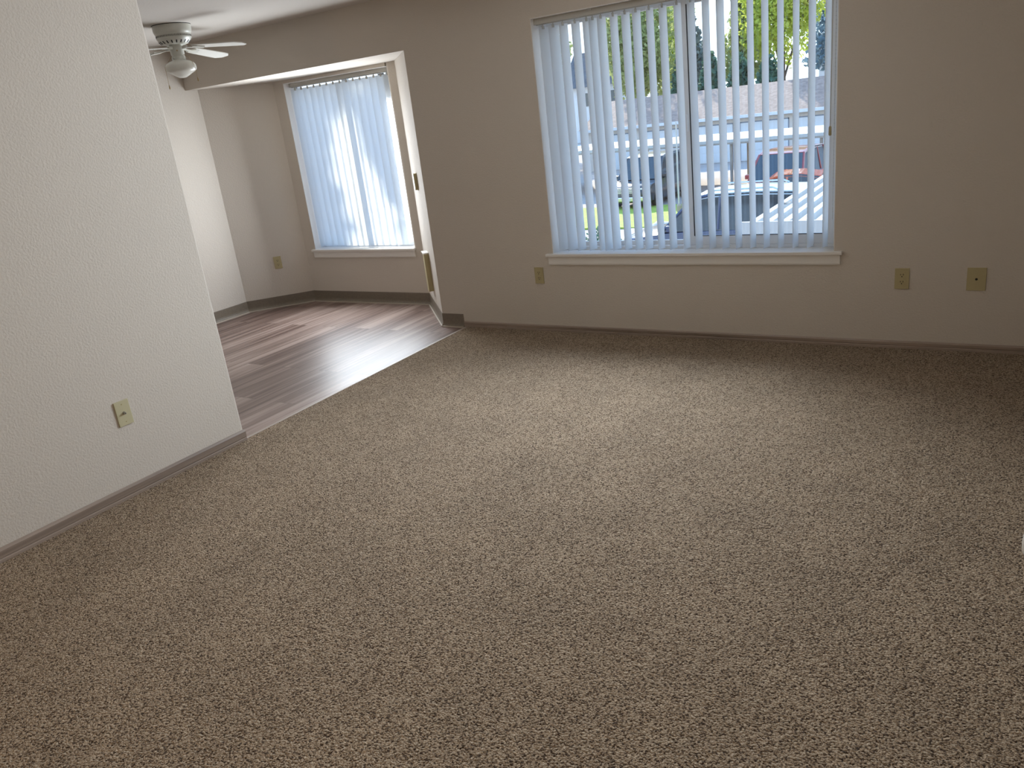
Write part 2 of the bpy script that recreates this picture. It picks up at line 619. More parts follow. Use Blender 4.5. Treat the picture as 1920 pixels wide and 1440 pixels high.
# floors
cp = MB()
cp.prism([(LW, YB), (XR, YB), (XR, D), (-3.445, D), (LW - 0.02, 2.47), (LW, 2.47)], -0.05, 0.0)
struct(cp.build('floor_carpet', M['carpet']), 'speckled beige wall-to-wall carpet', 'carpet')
vf = MB()
vf.prism([(-6.06, -0.3), (LW - 0.12, -0.3), (LW - 0.12, 2.478), (LW - 0.018, 2.478), (-3.445, D + 0.001), (-3.63, D + 0.02), (-4.2, 5.30), (-5.66, 5.30), (-6.06, 4.82)], -0.06, -0.006)
struct(vf.build('floor_planks', M['planks']), 'grey-brown wood-look plank floor of the dining bay', 'floor')
ts = MB()
ts.prism([(LW - 0.024, 2.492), (LW - 0.004, 2.492), (-3.437, D - 0.004), (-3.457, D - 0.004)], -0.04, 0.0015, bevel=0.0008)
struct(ts.build('trim_1', M['strip']), 'thin pale strip where the plank floor meets the carpet', 'trim')


def base_run(name, a, b, h, m, t=0.011, groove=True):
    """profiled baseboard along a->b; the room lies to the right of a->b"""
    a = Vector((*a, 0))
    b = Vector((*b, 0))
    d = b - a
    L = d.length
    d.normalize()
    nrm = Vector((d.y, -d.x, 0))
    if groove:
        prof = [(0, -0.01), (t, -0.01), (t, 0.012), (t * 0.72, 0.015), (t * 0.72, 0.018), (t, 0.021), (t, h * 0.82), (t * 0.6, h * 0.93), (t * 0.3, h), (0, h)]
    else:
        prof = [(0, -0.01), (t * 1.8, -0.01), (t * 1.8, 0.004), (t * 0.9, 0.016), (t * 0.55, 0.03), (t * 0.5, h - 0.003), (t * 0.3, h), (0, h)]
    mtx = Matrix(((nrm.x, 0, d.x, a.x), (nrm.y, 0, d.y, a.y), (0, 1, 0, 0), (0, 0, 0, 1)))
    return MB().prism(prof, 0, L, mtx).build(name, m)


struct(base_run('baseboard_left', (LW, YB), (LW, 2.494), 0.060, M['base_y']), 'wood-grain baseboard along the left partition', 'baseboard')
struct(base_run('baseboard_back', (-3.462, D), (XR, D), 0.043, M['base_x']), 'wood-grain baseboard under the wide window', 'baseboard')
cb = thing('baseboard_bay', 'brown vinyl cove base running around the dining bay', 'baseboard')
struct(cb)
for a, b in (((-6.052, 1.0), J4), (J4, J3), (J3, J2), (J2, J1), (J1, (-3.464, D))):
    o = base_run('cove_base', a, b, 0.098, M['cove'], 0.008, False)
    o.parent = cb
    av = Vector((*a, 0))
    bv = Vector((*b, 0))
    d = (bv - av).normalized()
    n_ = Vector((d.y, -d.x, 0))
    q = MB()
    pts = [av + n_ * 0.014, bv + n_ * 0.014, bv + n_ * 0.024, av + n_ * 0.024]
    q.prism([(p.x, p.y) for p in pts], -0.006, 0.003)
    o2 = q.build('caulk_line', M['caulk'], cb)


# ------------------------------------------------------------------ windows
def sill(parent, x0, x1, yw, ztop, depth_in, ear):
    s = MB()
    s.box((x0 - ear, yw - 0.028, ztop - 0.02), (x1 + ear, yw, ztop), 0.004)
    s.box((x0, yw - 0.001, ztop - 0.02), (x1, yw + depth_in, ztop))
    o = s.build('window_sill', M['trim'], parent)
    a = MB()
    a.box((x0 - ear + 0.012, yw - 0.014, ztop - 0.072), (x1 + ear - 0.012, yw, ztop - 0.02), 0.003)
    a.box((x0 - ear + 0.012, yw - 0.010, ztop - 0.078), (x1 + ear - 0.012, yw, ztop - 0.07), 0.002)
    a.build('apron', M['trim'], parent)
    return o


def frame_rect(m, x0, x1, z0, z1, y0, y1, w, wb_=None, bevel=0.003):
    wb_ = wb_ or w
    m.box((x0, y0, z0), (x0 + w, y1, z1), bevel)
    m.box((x1 - w, y0, z0), (x1, y1, z1), bevel)
    m.box((x0 + w * 0.9, y0, z0), (x1 - w * 0.9, y1, z0 + wb_), bevel)
    m.box((x0 + w * 0.9, y0, z1 - w), (x1 - w * 0.9, y1, z1), bevel)


x0, x1, z0, z1 = W1
w1 = thing('window_1', 'wide white sliding window behind the open vertical blinds', 'window', (0, 0, 0))
struct(w1)
m = MB()
frame_rect(m, x0, x1, z0, z1, D + 0.115, D + T - 0.002, 0.030, 0.022)
m.build('window_frame', M['vinyl_frame'], w1)
xm = -1.715
m = MB()
frame_rect(m, x0 + 0.03, xm + 0.03, z0 + 0.022, z1 - 0.03, D + 0.152, D + 0.175, 0.028)
fx = m.build('fixed_sash', M['vinyl_frame'], w1)
MB().box((x0 + 0.05, D + 0.162, z0 + 0.04), (xm + 0.01, D + 0.166, z1 - 0.05)).build('pane', M['glass'], fx)
m = MB()
frame_rect(m, xm, x1 - 0.03, z0 + 0.022, z1 - 0.03, D + 0.122, D + 0.148, 0.036, 0.056)
ss = m.build('sliding_sash', M['vinyl_frame'], w1)
MB().box((xm + 0.03, D + 0.133, z0 + 0.07), (x1 - 0.06, D + 0.137, z1 - 0.06)).build('pane', M['glass'], ss)
m = MB()
gx0, gx1, gz0, gz1 = xm + 0.036, x1 - 0.066, z0 + 0.078, z1 - 0.066
m.box((gx0 - 0.004, D + 0.1215, gz0), (gx0 + 0.003, D + 0.13, gz1))
m.box((gx0, D + 0.1215, gz0 - 0.002), (gx1, D + 0.13, gz0 + 0.002))
m.build('gasket', M['gasket'], ss)
MB().box((xm + 0.008, D + 0.108, 1.26), (xm + 0.024, D + 0.123, 1.36), 0.003).build('latch', M['vinyl_frame'], ss)
m = MB()
m.box((x0 - 0.004, D + 0.001, z0), (x0 + 0.004, D + 0.12, z1))
m.box((x1 - 0.004, D + 0.001, z0), (x1 + 0.004, D + 0.12, z1))
m.box((x0, D + 0.001, z1 - 0.004), (x1, D + 0.12, z1 + 0.004))
m.build('jamb_lining', M['trim'], w1)
sill(w1, x0, x1, D, z0, 0.12, 0.045)

x0, x1, z0, z1 = W2
YB2 = 5.258
w2 = thing('window_2', 'tall bay window hidden behind closed vertical blinds', 'window', (0, 0, 0))
struct(w2)
m = MB()
frame_rect(m, x0, x1, z0, z1, YB2 + 0.13, YB2 + T - 0.002, 0.035)
m.box((x1 - 0.11, YB2 + 0.128, z0), (x1, YB2 + T - 0.002, z1), 0.003)
m.box(((x0 + x1) / 2 - 0.02, YB2 + 0.135, z0), ((x0 + x1) / 2 + 0.02, YB2 + T - 0.002 - 0.005, z1))
m.build('window_frame', M['vinyl_frame'], w2)
MB().box((x0 + 0.03, YB2 + 0.16, z0 + 0.03), (x1 - 0.03, YB2 + 0.164, z1 - 0.03)).build('pane', M['glass'], w2)
m = MB()
m.box((x0 - 0.004, YB2 + 0.001, z0), (x0 + 0.004, YB2 + 0.135, z1))
m.box((x1 - 0.004, YB2 + 0.036, z0), (x1 + 0.004, YB2 + 0.135, z1))
m.box((x0, YB2 + 0.001, z1 - 0.004), (x1, YB2 + 0.135, z1 + 0.004))
m.build('jamb_lining', M['trim'], w2)
sill(w2, x0, x1, YB2, z0, 0.135, 0.03)


# ------------------------------------------------------------------ vertical blinds
def vane_mesh(w, h, sag, th=0.0009):
    """one curved vane hanging down from its local origin"""
    bm = bmesh.new()
    nseg = 8
    top, bot, top2, bot2 = [], [], [], []
    for i in range(nseg + 1):
        s = -1 + 2 * i / nseg
        y = sag * (1 - s * s) - sag * 0.6
        x = s * w / 2
        top.append(bm.verts.new((x, y, 0)))
        bot.append(bm.verts.new((x, y, -h)))
        top2.append(bm.verts.new((x, y + th, 0)))
        bot2.append(bm.verts.new((x, y + th, -h)))
    for i in range(nseg):
        bm.faces.new((top[i], top[i + 1], bot[i + 1], bot[i]))
        bm.faces.new((top2[i + 1], top2[i], bot2[i], bot2[i + 1]))
        bm.faces.new((top[i + 1], top[i], top2[i], top2[i + 1]))
        bm.faces.new((bot[i], bot[i + 1], bot2[i + 1], bot2[i]))
    for i in (0, nseg):
        bm.faces.new((top[i], bot[i], bot2[i], top2[i]))
    bmesh.ops.recalc_face_normals(bm, faces=bm.faces[:])
    me = bpy.data.meshes.new('vane')
    bm.to_mesh(me)
    bm.free()
    me.materials.append(M['vane'])
    for p in me.polygons:
        p.use_smooth = True
    me.set_sharp_from_angle(angle=math.radians(40))
    return me


def clip_mesh():
    b = MB()
    b.box((-0.008, -0.004, -0.012), (0.008, 0.004, 0.008), 0.0015)
    b.box((-0.003, -0.003, 0.0), (0.003, 0.003, 0.02), 0.001)
    o = b.build('clip', M['headrail'])
    me = o.data
    bpy.data.objects.remove(o)
    return me


CLIP = clip_mesh()


def blinds(root, x0, x1, yc, ztop, zbot, vanes, w, brackets, sag=0.007):
    """vanes: list of (x, angle)"""
    hr = MB()
    hr.box((x0, yc - 0.021, ztop - 0.034), (x1, yc + 0.021, ztop), 0.003)
    hr.box((x0 + 0.004, yc - 0.006, ztop - 0.038), (x1 - 0.004, yc + 0.006, ztop - 0.03))
    head = hr.build('head_rail', M['headrail'], root)
    for sx in (x0, x1):
        MB().box((sx - 0.004, yc - 0.023, ztop - 0.036), (sx + 0.004, yc + 0.023, ztop + 0.001), 0.002).build('end_cap', M['headrail'], head)
    for bx in brackets:
        MB().box((bx - 0.016, yc - 0.026, ztop - 0.010), (bx + 0.016, yc - 0.016, ztop + 0.004), 0.002).build('bracket', M['steel'], head)
    me = vane_mesh(w, ztop - 0.052 - zbot, sag)
    for x, a in vanes:
        v = bpy.data.objects.new('vane', me)
        C.objects.link(v)
        v.parent = root
        v.location = (x, yc, ztop - 0.052)
        v.rotation_euler = (0, 0, a)
        c = bpy.data.objects.new('clip', CLIP)
        C.objects.link(c)
        c.parent = v
        c.location = (0, 0, 0)


b1 = thing('vertical_blind', 'half-open white vertical blind on the wide window showing the parking lot', 'blind', (0, 0, 0))
xs = [-2.572, -2.502, -2.434, -2.351, -2.272, -2.232, -2.178, -2.098, -2.022, -1.954, -1.871, -1.792, -1.705, -1.626,
      -1.542, -1.461, -1.382, -1.297, -1.218, -1.136, -1.055, -0.973, -0.893]
rng = random.Random(3)
vv = []
for i, x in enumerate(xs):
    a = math.radians(80 + rng.uniform(-3, 3))
    if i < 2:
        a = math.radians((73, 70)[i])
    elif i in (4, 5):
        a = math.radians(76)
    vv.append((x * 1.0045, a))
blinds(b1, W1[0] + 0.006, W1[1] - 0.006, D + 0.058, W1[3] - 0.004, W1[2] + 0.010, vv, 0.088, (-2.25, -1.6, -1.0))
cd = MB()
cd.tube([(-0.868, D + 0.034, W1[3] - 0.03), (-0.869, D + 0.034, 1.6), (-0.872, D + 0.034, 1.22)], 0.0022)
cdo = cd.build('pull_cord', M['headrail'], b1)
MB().lathe([(0.003, 0.0), (0.007, -0.006), (0.008, -0.045), (0.005, -0.05), (0, -0.051)], 12).build('cord_weight', M['almond'], cdo, True, (-0.872, D + 0.034, 1.225))
ch = MB()
for k in range(60):
    bm_ = Matrix.Translation((-0.853, D + 0.046, W1[3] - 0.05 - k * 0.0205))
    ch.lathe([(0, 0.003), (0.0028, 0.0), (0, -0.003)], 6, bm_)
ch.tube([(-0.853, D + 0.046, W1[3] - 0.04), (-0.853, D + 0.046, W1[2] + 0.17)], 0.001, 5)
ch.build('bead_chain', M['steel'], b1)

b2 = thing('vertical_blind', 'closed white vertical blind glowing in the sun on the bay window', 'blind', (0, 0, 0))
vv = []
xx = W2[0] + 0.052
rng = random.Random(5)
while xx < W2[1] - 0.04:
    vv.append((xx, math.radians(17 + rng.uniform(-5, 5))))
    xx += (W2[1] - 0.048 - W2[0] - 0.052) / 14
blinds(b2, W2[0] + 0.012, W2[1] - 0.012, YB2 + 0.082, W2[3] - 0.002, W2[2] + 0.012, vv, 0.089, (-5.28, -4.62), 0.003)


# ------------------------------------------------------------------ outlets and wall plates
def wall_frame(p, normal):
    """matrix: local x along the wall, y out of the wall, z up"""
    n_ = Vector(normal).normalized()
    xax = n_.cross(Vector((0, 0, 1)))
    return Matrix(((xax.x, n_.x, 0, p[0]), (xax.y, n_.y, 0, p[1]), (0, 0, 1, p[2]), (0, 0, 0, 1)))


def screw(parent, z, m_=None):
    s = MB()
    s.lathe([(0, 0.0015), (0.0025, 0.0012), (0.003, 0)], 10, Matrix.Translation((0, 0.0062, z)) @ Matrix.Rotation(-PI / 2, 4, 'X'))
    s.build('screw', m_ or M['almond'], parent)


def plate(name, label, p, normal, w, h, kind, m_=None, flush=False):
    o = thing(name, label, 'outlet' if kind == 'outlet' else 'cable jack')
    o.matrix_world = wall_frame(p, normal)
    m_ = m_ or M['almond']
    pl_ = MB()
    pl_.prism([(-w / 2, -h / 2), (w / 2, -h / 2), (w / 2, h / 2), (-w / 2, h / 2)], -0.001, 0.0062, Matrix.Rotation(PI / 2, 4, 'X') @ Matrix.Diagonal((1, 1, -1, 1)), 0.0018)
    pl_.build('cover_plate', m_, o)
    if kind == 'outlet':
        for s in (1, -1):
            q = MB()
            poly = []
            for k in range(20):
                a = 2 * PI * k / 20
                poly.append((0.0170 * math.cos(a), max(-0.0135, min(0.0135, 0.0170 * math.sin(a)))))
            q.prism(poly, 0, 0.0082, Matrix.Translation((0, 0, 0.0195 * s)) @ Matrix.Rotation(PI / 2, 4, 'X') @ Matrix.Diagonal((1, 1, -1, 1)))
            rc = q.build('receptacle', m_, o)
            q = MB()
            zc = 0.0195 * s
            q.box((-0.0078, 0.008, zc - 0.001), (-0.0050, 0.0086, zc + 0.008))
            q.box((0.0050, 0.008, zc - 0.0005), (0.0078, 0.0086, zc + 0.007))
            q.lathe([(0.0030, 0), (0.0030, 0.0006), (0, 0.0006)], 12, Matrix.Translation((0, 0.008, zc - 0.0075)) @ Matrix.Rotation(-PI / 2, 4, 'X'))
            q.build('slot', M['slot'], rc)
        screw(o, 0)
    elif flush:
        q = MB()
        q.lathe([(0.0062, 0), (0.0062, 0.0012), (0.0036, 0.0014), (0, 0.0008)], 16, Matrix.Translation((0, 0.0058, 0)) @ Matrix.Rotation(-PI / 2, 4, 'X'))
        q.build('socket_hole', M['slot'], o)
        screw(o, 0.042)
        screw(o, -0.042)
    else:
        q = MB()
        q.lathe([(0.0075, 0), (0.0075, 0.003), (0.0045, 0.0032), (0.0045, 0.013), (0.0035, 0.0132), (0, 0.0132)], 12, Matrix.Translation((0, 0.006, 0)) @ Matrix.Rotation(-PI / 2, 4, 'X'))
        cn = q.build('connector', M['steel'], o)
        q = MB()
        q.lathe([(0.0026, 0), (0.0026, 0.0005), (0, 0.0005)], 10, Matrix.Translation((0, 0.0191, 0)) @ Matrix.Rotation(-PI / 2, 4, 'X'))
        q.build('socket_hole', M['slot'], cn)
        screw(o, 0.042)
        screw(o, -0.042)
    return o


plate('cable_jack', 'ivory cable jack plate low on the bright left partition', (LW, 1.882, 0.396), (1, 0, 0), 0.072, 0.118, 'cable', M['ivory'])
plate('wall_outlet', 'small duplex outlet below the left end of the wide window sill', (-2.763, D, 0.400), (0, -1, 0), 0.070, 0.114, 'outlet')
plate('wall_outlet', 'duplex outlet right of the wide window, next to the cable jack', (-0.482, D, 0.397), (0, -1, 0), 0.072, 0.115, 'outlet')
plate('cable_jack', 'ivory cable jack plate on the window wall near the right edge', (-0.131, D, 0.397), (0, -1, 0), 0.088, 0.122, 'cable', None, True)
nl = Vector((J4[1] - J3[1], J3[0] - J4[0], 0)).normalized()
nl = Vector((0.742, -0.67, 0)).normalized()
dl_ = (Vector((*J4, 0)) - Vector((*J3, 0))).normalized()
nl = Vector((-dl_.y, dl_.x, 0))
if nl.y > 0:
    nl = -nl
po = Vector((*J3, 0.413)) + dl_ * 0.275
plate('wall_outlet', 'duplex outlet on the angled wall left of the bay window', po, nl, 0.070, 0.114, 'outlet')

# thermostat and low wall panel on the angled wall at the right of the bay
dr = (Vector((*J2, 0)) - Vector((*J1, 0))).normalized()
nr = Vector((-dr.y, dr.x, 0))
if nr.y > 0:
    nr = -nr
t = thing('thermostat', 'small ivory thermostat on the narrow angled wall right of the bay window', 'thermostat')
t.matrix_world = wall_frame(Vector((*J1, 1.065)) + dr * 0.44, nr)
MB().box((-0.036, -0.001, -0.062), (0.036, 0.026, 0.062), 0.004).build('thermostat_body', M['almond'], t)
MB().box((-0.028, -0.001, -0.066), (0.028, 0.008, 0.066), 0.002).build('back_plate', M['ivory'], t)
MB().box((0.030, 0.012, -0.014), (0.044, 0.020, 0.014), 0.002).build('dial', M['fan_white'], t)
t = thing('wall_panel', 'tall ivory box mounted low on the angled wall below the thermostat', 'panel')
t.matrix_world = wall_frame(Vector((*J1, 0.352)) + dr * 0.44, nr)
MB().box((-0.05, -0.001, -0.155), (0.05, 0.040, 0.155), 0.004).build('panel_housing', M['almond'], t)
MB().box((-0.052, 0.0, 0.150), (0.085, 0.046, 0.160), 0.002).build('top_flange', M['trim'], t)
MB().box((0.052, 0.004, -0.10), (0.060, 0.034, 0.148), 0.001).build('side_plate', M['trim'], t)
q = MB()
q.tube([(0.066, 0.02, 0.14), (0.068, 0.022, 0.02), (0.066, 0.024, -0.06), (0.070, 0.022, -0.115)], 0.0022, 6)
q.build('cord', M['slot'], t)


# ------------------------------------------------------------------ ceiling fan
FX, FY = -5.035, 3.89
fan = thing('ceiling_fan', 'white flush-mount ceiling fan with a milky globe light and pull chains', 'ceiling fan', (FX, FY, CE), math.radians(15))
b = MB()
b.lathe([(0.158, 0.0), (0.158, -0.012), (0.156, -0.045), (0.150, -0.062), (0.146, -0.066), (0.143, -0.072), (0.143, -0.098), (0.138, -0.104),
         (0.128, -0.122), (0.108, -0.138), (0.085, -0.146), (0.0, -0.146)], 48)
house = b.build('motor_housing', M['fan_white'], fan, True)
b = MB()
b.lathe([(0.160, 0.0), (0.160, -0.004), (0.1575, -0.005), (0.1575, 0.0)], 48)
b.build('ceiling_gasket', M['slot'], house)
b = MB()
for k in range(76):                                   # fine perforated band
    a = 2 * PI * k / 76
    b.box((-0.0012, -0.0022, -0.007), (0.0012, 0.0022, 0.007), 0, Matrix.Rotation(a, 4, 'Z') @ Matrix.Translation((0.1425, 0, -0.085)))
b.build('vent_band', M['slot'], house)
for k in range(20):                                   # slanted slots of the lower bowl
    a = 2 * PI * (k + 0.5) / 20
    MB().box((-0.0016, -0.0052, -0.014), (0.0016, 0.0052, 0.014), 0.001,
             Matrix.Rotation(a, 4, 'Z') @ Matrix.Translation((0.1195, 0, -0.1295)) @ Matrix.Rotation(math.radians(52), 4, 'Y')).build('vent_slot', M['slot'], house)
b = MB()
b.lathe([(0.055, -0.130), (0.056, -0.150), (0.056, -0.200), (0.053, -0.206), (0.053, -0.212), (0.050, -0.215), (0.0, -0.215)], 32)
sw = b.build('switch_housing', M['fan_white'], fan, True)
for a in (-0.9, 0.7):
    b = MB()
    b.lathe([(0.005, 0), (0.0055, 0.003), (0, 0.003)], 10, Matrix.Rotation(a, 4, 'Z') @ Matrix.Translation((0.0545, 0, -0.178)) @ Matrix.Rotation(PI / 2, 4, 'Y'))
    b.build('reverse_switch', M['brass'], sw)
b = MB()
b.lathe([(0.054, -0.214), (0.056, -0.218), (0.056, -0.236), (0.060, -0.240), (0.0, -0.240)], 32)
fit = b.build('light_fitter', M['fan_white'], fan, True)
for k in range(3):
    a = 2 * PI * k / 3 + 0.4
    b = MB()
    b.tube([(0.054 * math.cos(a), 0.054 * math.sin(a), -0.230), (0.068 * math.cos(a), 0.068 * math.sin(a), -0.230)], 0.0025, 6)
    b.build('thumb_screw', M['steel'], fit)
b = MB()
b.lathe([(0.050, -0.236), (0.056, -0.241), (0.092, -0.251), (0.116, -0.263), (0.127, -0.277), (0.129, -0.290), (0.127, -0.308), (0.119, -0.318), (0.105, -0.325),
         (0.060, -0.347), (0.030, -0.361), (0.0, -0.364)], 40)
b.build('globe_shade', M['globe'], fan, True)
for k in range(4):
    a = PI / 2 * k
    R = Matrix.Rotation(a, 4, 'Z')
    pitch = Matrix.Rotation(math.radians(4.8), 4, 'Y') @ Matrix.Rotation(math.radians(-6), 4, 'X')   # slight droop, then blade pitch
    bl = MB()
    poly = [(0.155, -0.046), (0.20, -0.054), (0.45, -0.064), (0.505, -0.062), (0.545, -0.030), (0.545, 0.030), (0.505, 0.062), (0.45, 0.064), (0.20, 0.054), (0.155, 0.046)]
    bl.prism(poly, -0.003, 0.003, R @ Matrix.Translation((0, 0, -0.140)) @ pitch, 0.001)
    blade = bl.build('fan_blade', M['fan_blade'], fan)
    ar = MB()
    ar.prism([(0.06, -0.018), (0.10, -0.010), (0.14, -0.014), (0.165, -0.040), (0.20, -0.036), (0.215, -0.012), (0.235, 0.0), (0.215, 0.012), (0.20, 0.036), (0.165, 0.040), (0.14, 0.014), (0.10, 0.010), (0.06, 0.018)],
             -0.009, -0.003, R @ Matrix.Translation((0, 0, -0.140)) @ pitch, 0.001)
    ar.box((0.052, -0.011, -0.012), (0.085, 0.011, 0.006), 0.003, R @ Matrix.Translation((0, 0, -0.146)))
    ar.build('blade_iron', M['fan_white'], blade)
for (a, ln, out, kn) in ((0.1, 0.185, 0.085, M['brass']), (-2.2, 0.20, 0.055, M['brass'])):
    c0 = Vector((0.05 * math.cos(a), 0.05 * math.sin(a), -0.205))
    c1 = Vector((out * math.cos(a) * 1.15, out * math.sin(a) * 1.15, -0.225))
    if out > 0.08:
        pth = [c0, c1, Vector((0.134 * math.cos(a), 0.134 * math.sin(a), -0.290)), Vector((0.136 * math.cos(a), 0.136 * math.sin(a), -0.205 - ln + 0.02))]
    else:
        pth = [c0, Vector((0.090 * math.cos(a), 0.090 * math.sin(a), -0.245)), Vector((0.132 * math.cos(a), 0.132 * math.sin(a), -0.285)), Vector((0.133 * math.cos(a), 0.133 * math.sin(a), -0.205 - ln))]
    b = MB()
    b.tube(pth, 0.0014, 6)
    pc = b.build('pull_chain', M['brass'], fan)
    b = MB()
    b.lathe([(0.0015, 0.0), (0.004, -0.008), (0.006, -0.020), (0.004, -0.030), (0, -0.032)], 10, Matrix.Translation(pth[-1]))
    b.build('chain_pull', kn, pc, True)

def shrink(o, kz):
    if not o.name.startswith(('fan_blade', 'blade_iron')):
        o.data.transform(Matrix.Diagonal((0.81, 0.81, kz, 1)))
        for c_ in o.children:
            shrink(c_, kz)


for o in fan.children:                                # motor, switch cup, globe and chains are slimmer than first drawn
    shrink(o, 0.87 if o.name.startswith('motor') else 0.94)

# ------------------------------------------------------------------ open door at the right, only its knob reaches into view
dr1 = thing('door_1', 'white round knob of the open door at the right edge', 'door', (0.121, 0.10, 0.0))
struct(dr1)
MB().box((0.0, 0.0, 0.012), (0.036, 1.03, 2.05), 0.003).build('door_leaf', M['door'], dr1)
kb = MB()
kb.lathe([(0.0, 0.0), (0.032, 0.001), (0.033, 0.006), (0.026, 0.011), (0.012, 0.014), (0.011, 0.030), (0.014, 0.034), (0.024, 0.041), (0.0275, 0.052), (0.0265, 0.064), (0.020, 0.073), (0.010, 0.077), (0, 0.078)], 32,
         Matrix.Translation((0, 0.945, 0.915)) @ Matrix.Rotation(-PI / 2, 4, 'Y'))
kb.build('door_knob', M['knob'], dr1, True)

# ------------------------------------------------------------------ outdoors: ground
G = -2.6
gr = MB()
gr.prism([(-90, 4.9), (60, 4.9), (60, 120), (-90, 120)], G - 0.2, G)
struct(gr.build('ground', M['asphalt']), 'pale parking lot pavement outside the window', 'pavement')
gl = MB()
gl.prism([(-40, 25.2), (-9.2, 24.0), (-9.0, 28.9), (-40, 29.4)], G, G + 0.06)
gl.build('lawn_base', M['grass'])
lawn = bpy.data.objects['lawn_base']
lawn.name = 'lawn'
struct(lawn, 'bright yellow-green strip of lawn in front of the black SUV', 'lawn')
cw = MB()
cw.prism([(-9.0, 14.0), (-8.2, 20), (-9.0, 24.0), (-10.6, 24.05), (-11.4, 20), (-11.8, 14)], G, G + 0.03)
struct(cw.build('pavement_walk', M['concrete']), 'concrete walk below the lawn', 'pavement')

# exterior of this building: eave and lower facade
fc = MB()
fc.box((-9.0, D + T - 0.01, -2.6), (J1[0] - 0.75, D + T + 0.02, -0.3))
fc.box((J1[0], D + T - 0.01, -2.6), (6, D + T + 0.02, -0.3))
fc.box((-9.0, D + T - 0.01, CE), (6, D + T + 0.02, CE + 0.5))
struct(fc.build('wall_exterior', M['tan_paint']), 'outer face of the apartment building', 'wall')
ev = MB()
ev.box((-9, D + 0.1, CE + 0.16), (6, D + 0.95, CE + 0.30))
struct(ev.build('roof_eave', M['white_paint']), 'roof overhang above the windows', 'eave')

# ------------------------------------------------------------------ garage row
gy = 45.0
gx0, gx1 = -22.3, 8.0
gar = thing('garage_row', 'long white garage row with brown shingle roof across the lot', 'garage', ((gx0 + gx1) / 2, gy + 4, G))
ox, oy, oz = gar.location
b = MB()
b.box((gx0 - ox, gy - oy, 0), (gx1 - ox, gy + 8 - oy, 2.30))
b.build('garage_wall', M['tan_paint'], gar)
b = MB()
b.prism([(-4.32, 2.44), (0, 3.93), (4.32, 2.44), (4.32, 2.34), (0, 3.80), (-4.32, 2.34)], gx0 - 0.4 - ox, gx1 + 0.4 - ox,
        Matrix(((0, 0, 1, 0), (1, 0, 0, 0), (0, 1, 0, 0), (0, 0, 0, 1))))
b.build('roof', M['shingle'], gar)
b = MB()
b.box((gx0 - 0.4 - ox, -4.37, 2.30), (gx1 + 0.4 - ox, -4.29, 2.46))
b.build('fascia_board', M['white_paint'], gar)
dx = gx0 + 0.5
while dx < gx1 - 2.6:
    d_ = MB()
    d_.box((dx - ox, gy - oy - 0.05, 0.02), (dx + 2.5 - ox, gy - oy, 2.02))
    for k in range(4):
        for j in range(4):
            px_ = dx + 0.12 + j * 0.585
            d_.box((px_ - ox, gy - oy - 0.065, 0.10 + k * 0.48), (px_ + 0.5 - ox, gy - oy - 0.04, 0.46 + k * 0.48), 0.008)
    gd = d_.build('garage_door', M['white_paint'], gar)
    s_ = MB()
    s_.box((dx - 0.05 - ox, gy - oy - 0.03, 0), (dx - ox, gy - oy + 0.01, 2.08))
    s_.box((dx + 2.5 - ox, gy - oy - 0.03, 0), (dx + 2.55 - ox, gy - oy + 0.01, 2.08))
    s_.box((dx - 0.05 - ox, gy - oy - 0.03, 2.02), (dx + 2.55 - ox, gy - oy + 0.01, 2.08))
    s_.build('door_gap', M['seam'], gd)
    dx += 2.95

# ------------------------------------------------------------------ far carport
cpt = thing('carport', 'long flat white carport in front of the garage row', 'carport', (-11.5, 33.0, G), math.radians(-7))
b = MB()
b.prism([(0, 1.86), (0, 2.00), (4.6, 1.99), (4.6, 1.88)], -9.5, 12.5, Matrix(((0, 0, 1, 0), (1, 0, 0, 0), (0, 1, 0, 0), (0, 0, 0, 1))))
b.build('roof_deck', M['carport'], cpt)
b = MB()
b.box((-9.5, -0.02, 1.81), (12.5, 0.06, 1.88))
b.build('front_beam', M['rust'], cpt)
for px_ in (-9.3, -4.5, -0.55, 1.62, 5.2, 9.5):
    b = MB()
    b.box((px_ - 0.045, 0.06, 0), (px_ + 0.045, 0.16, 1.86))
    b.build('post', M['rust'], cpt)
for px_ in (-9.3, -4.5, 0.6, 5.2, 9.5):
    b = MB()
    b.box((px_ - 0.035, 4.2, 0), (px_ + 0.035, 4.27, 1.95))
    b.build('post', M['rust'], cpt)

# ------------------------------------------------------------------ near carport with a ribbed roof
ncp = thing('carport', 'near carport with ribbed white metal roof at lower right of the window', 'carport', (-3.39, 11.7, G))
b = MB()
poly = [(0.0, 2.02)]
k = 0
x_ = 0.0
while x_ < 7.0:
    poly += [(x_, 2.06), (x_ + 0.10, 2.06), (x_ + 0.118, 2.160), (x_ + 0.212, 2.160), (x_ + 0.23, 2.06)]
    x_ += 0.23
poly.append((x_, 2.02))
b.prism(poly, 0.0, 5.4, Matrix(((1, 0, 0, 0), (0, 0, 1, 0.02), (0, 1, 0.004, 0.0), (0, 0, 0, 1))))
b.build('ribbed_roof', M['carport'], ncp)
b = MB()
b.box((-0.02, -0.03, 1.965), (7.2, 0.02, 2.165))
b.build('fascia', M['carport'], ncp)
b = MB()
b.box((-0.02, -0.02, 1.945), (7.2, 0.03, 1.97))
b.build('fascia_lip', M['seam'], ncp)
for px_ in (0.35, 5.5):
    for py_ in (0.5, 4.9):
        b = MB()
        b.box((px_ - 0.06, py_ - 0.06, 0), (px_ + 0.06, py_ + 0.06, 2.03))
        b.build('post', M['carport'], ncp)
lf = MB()
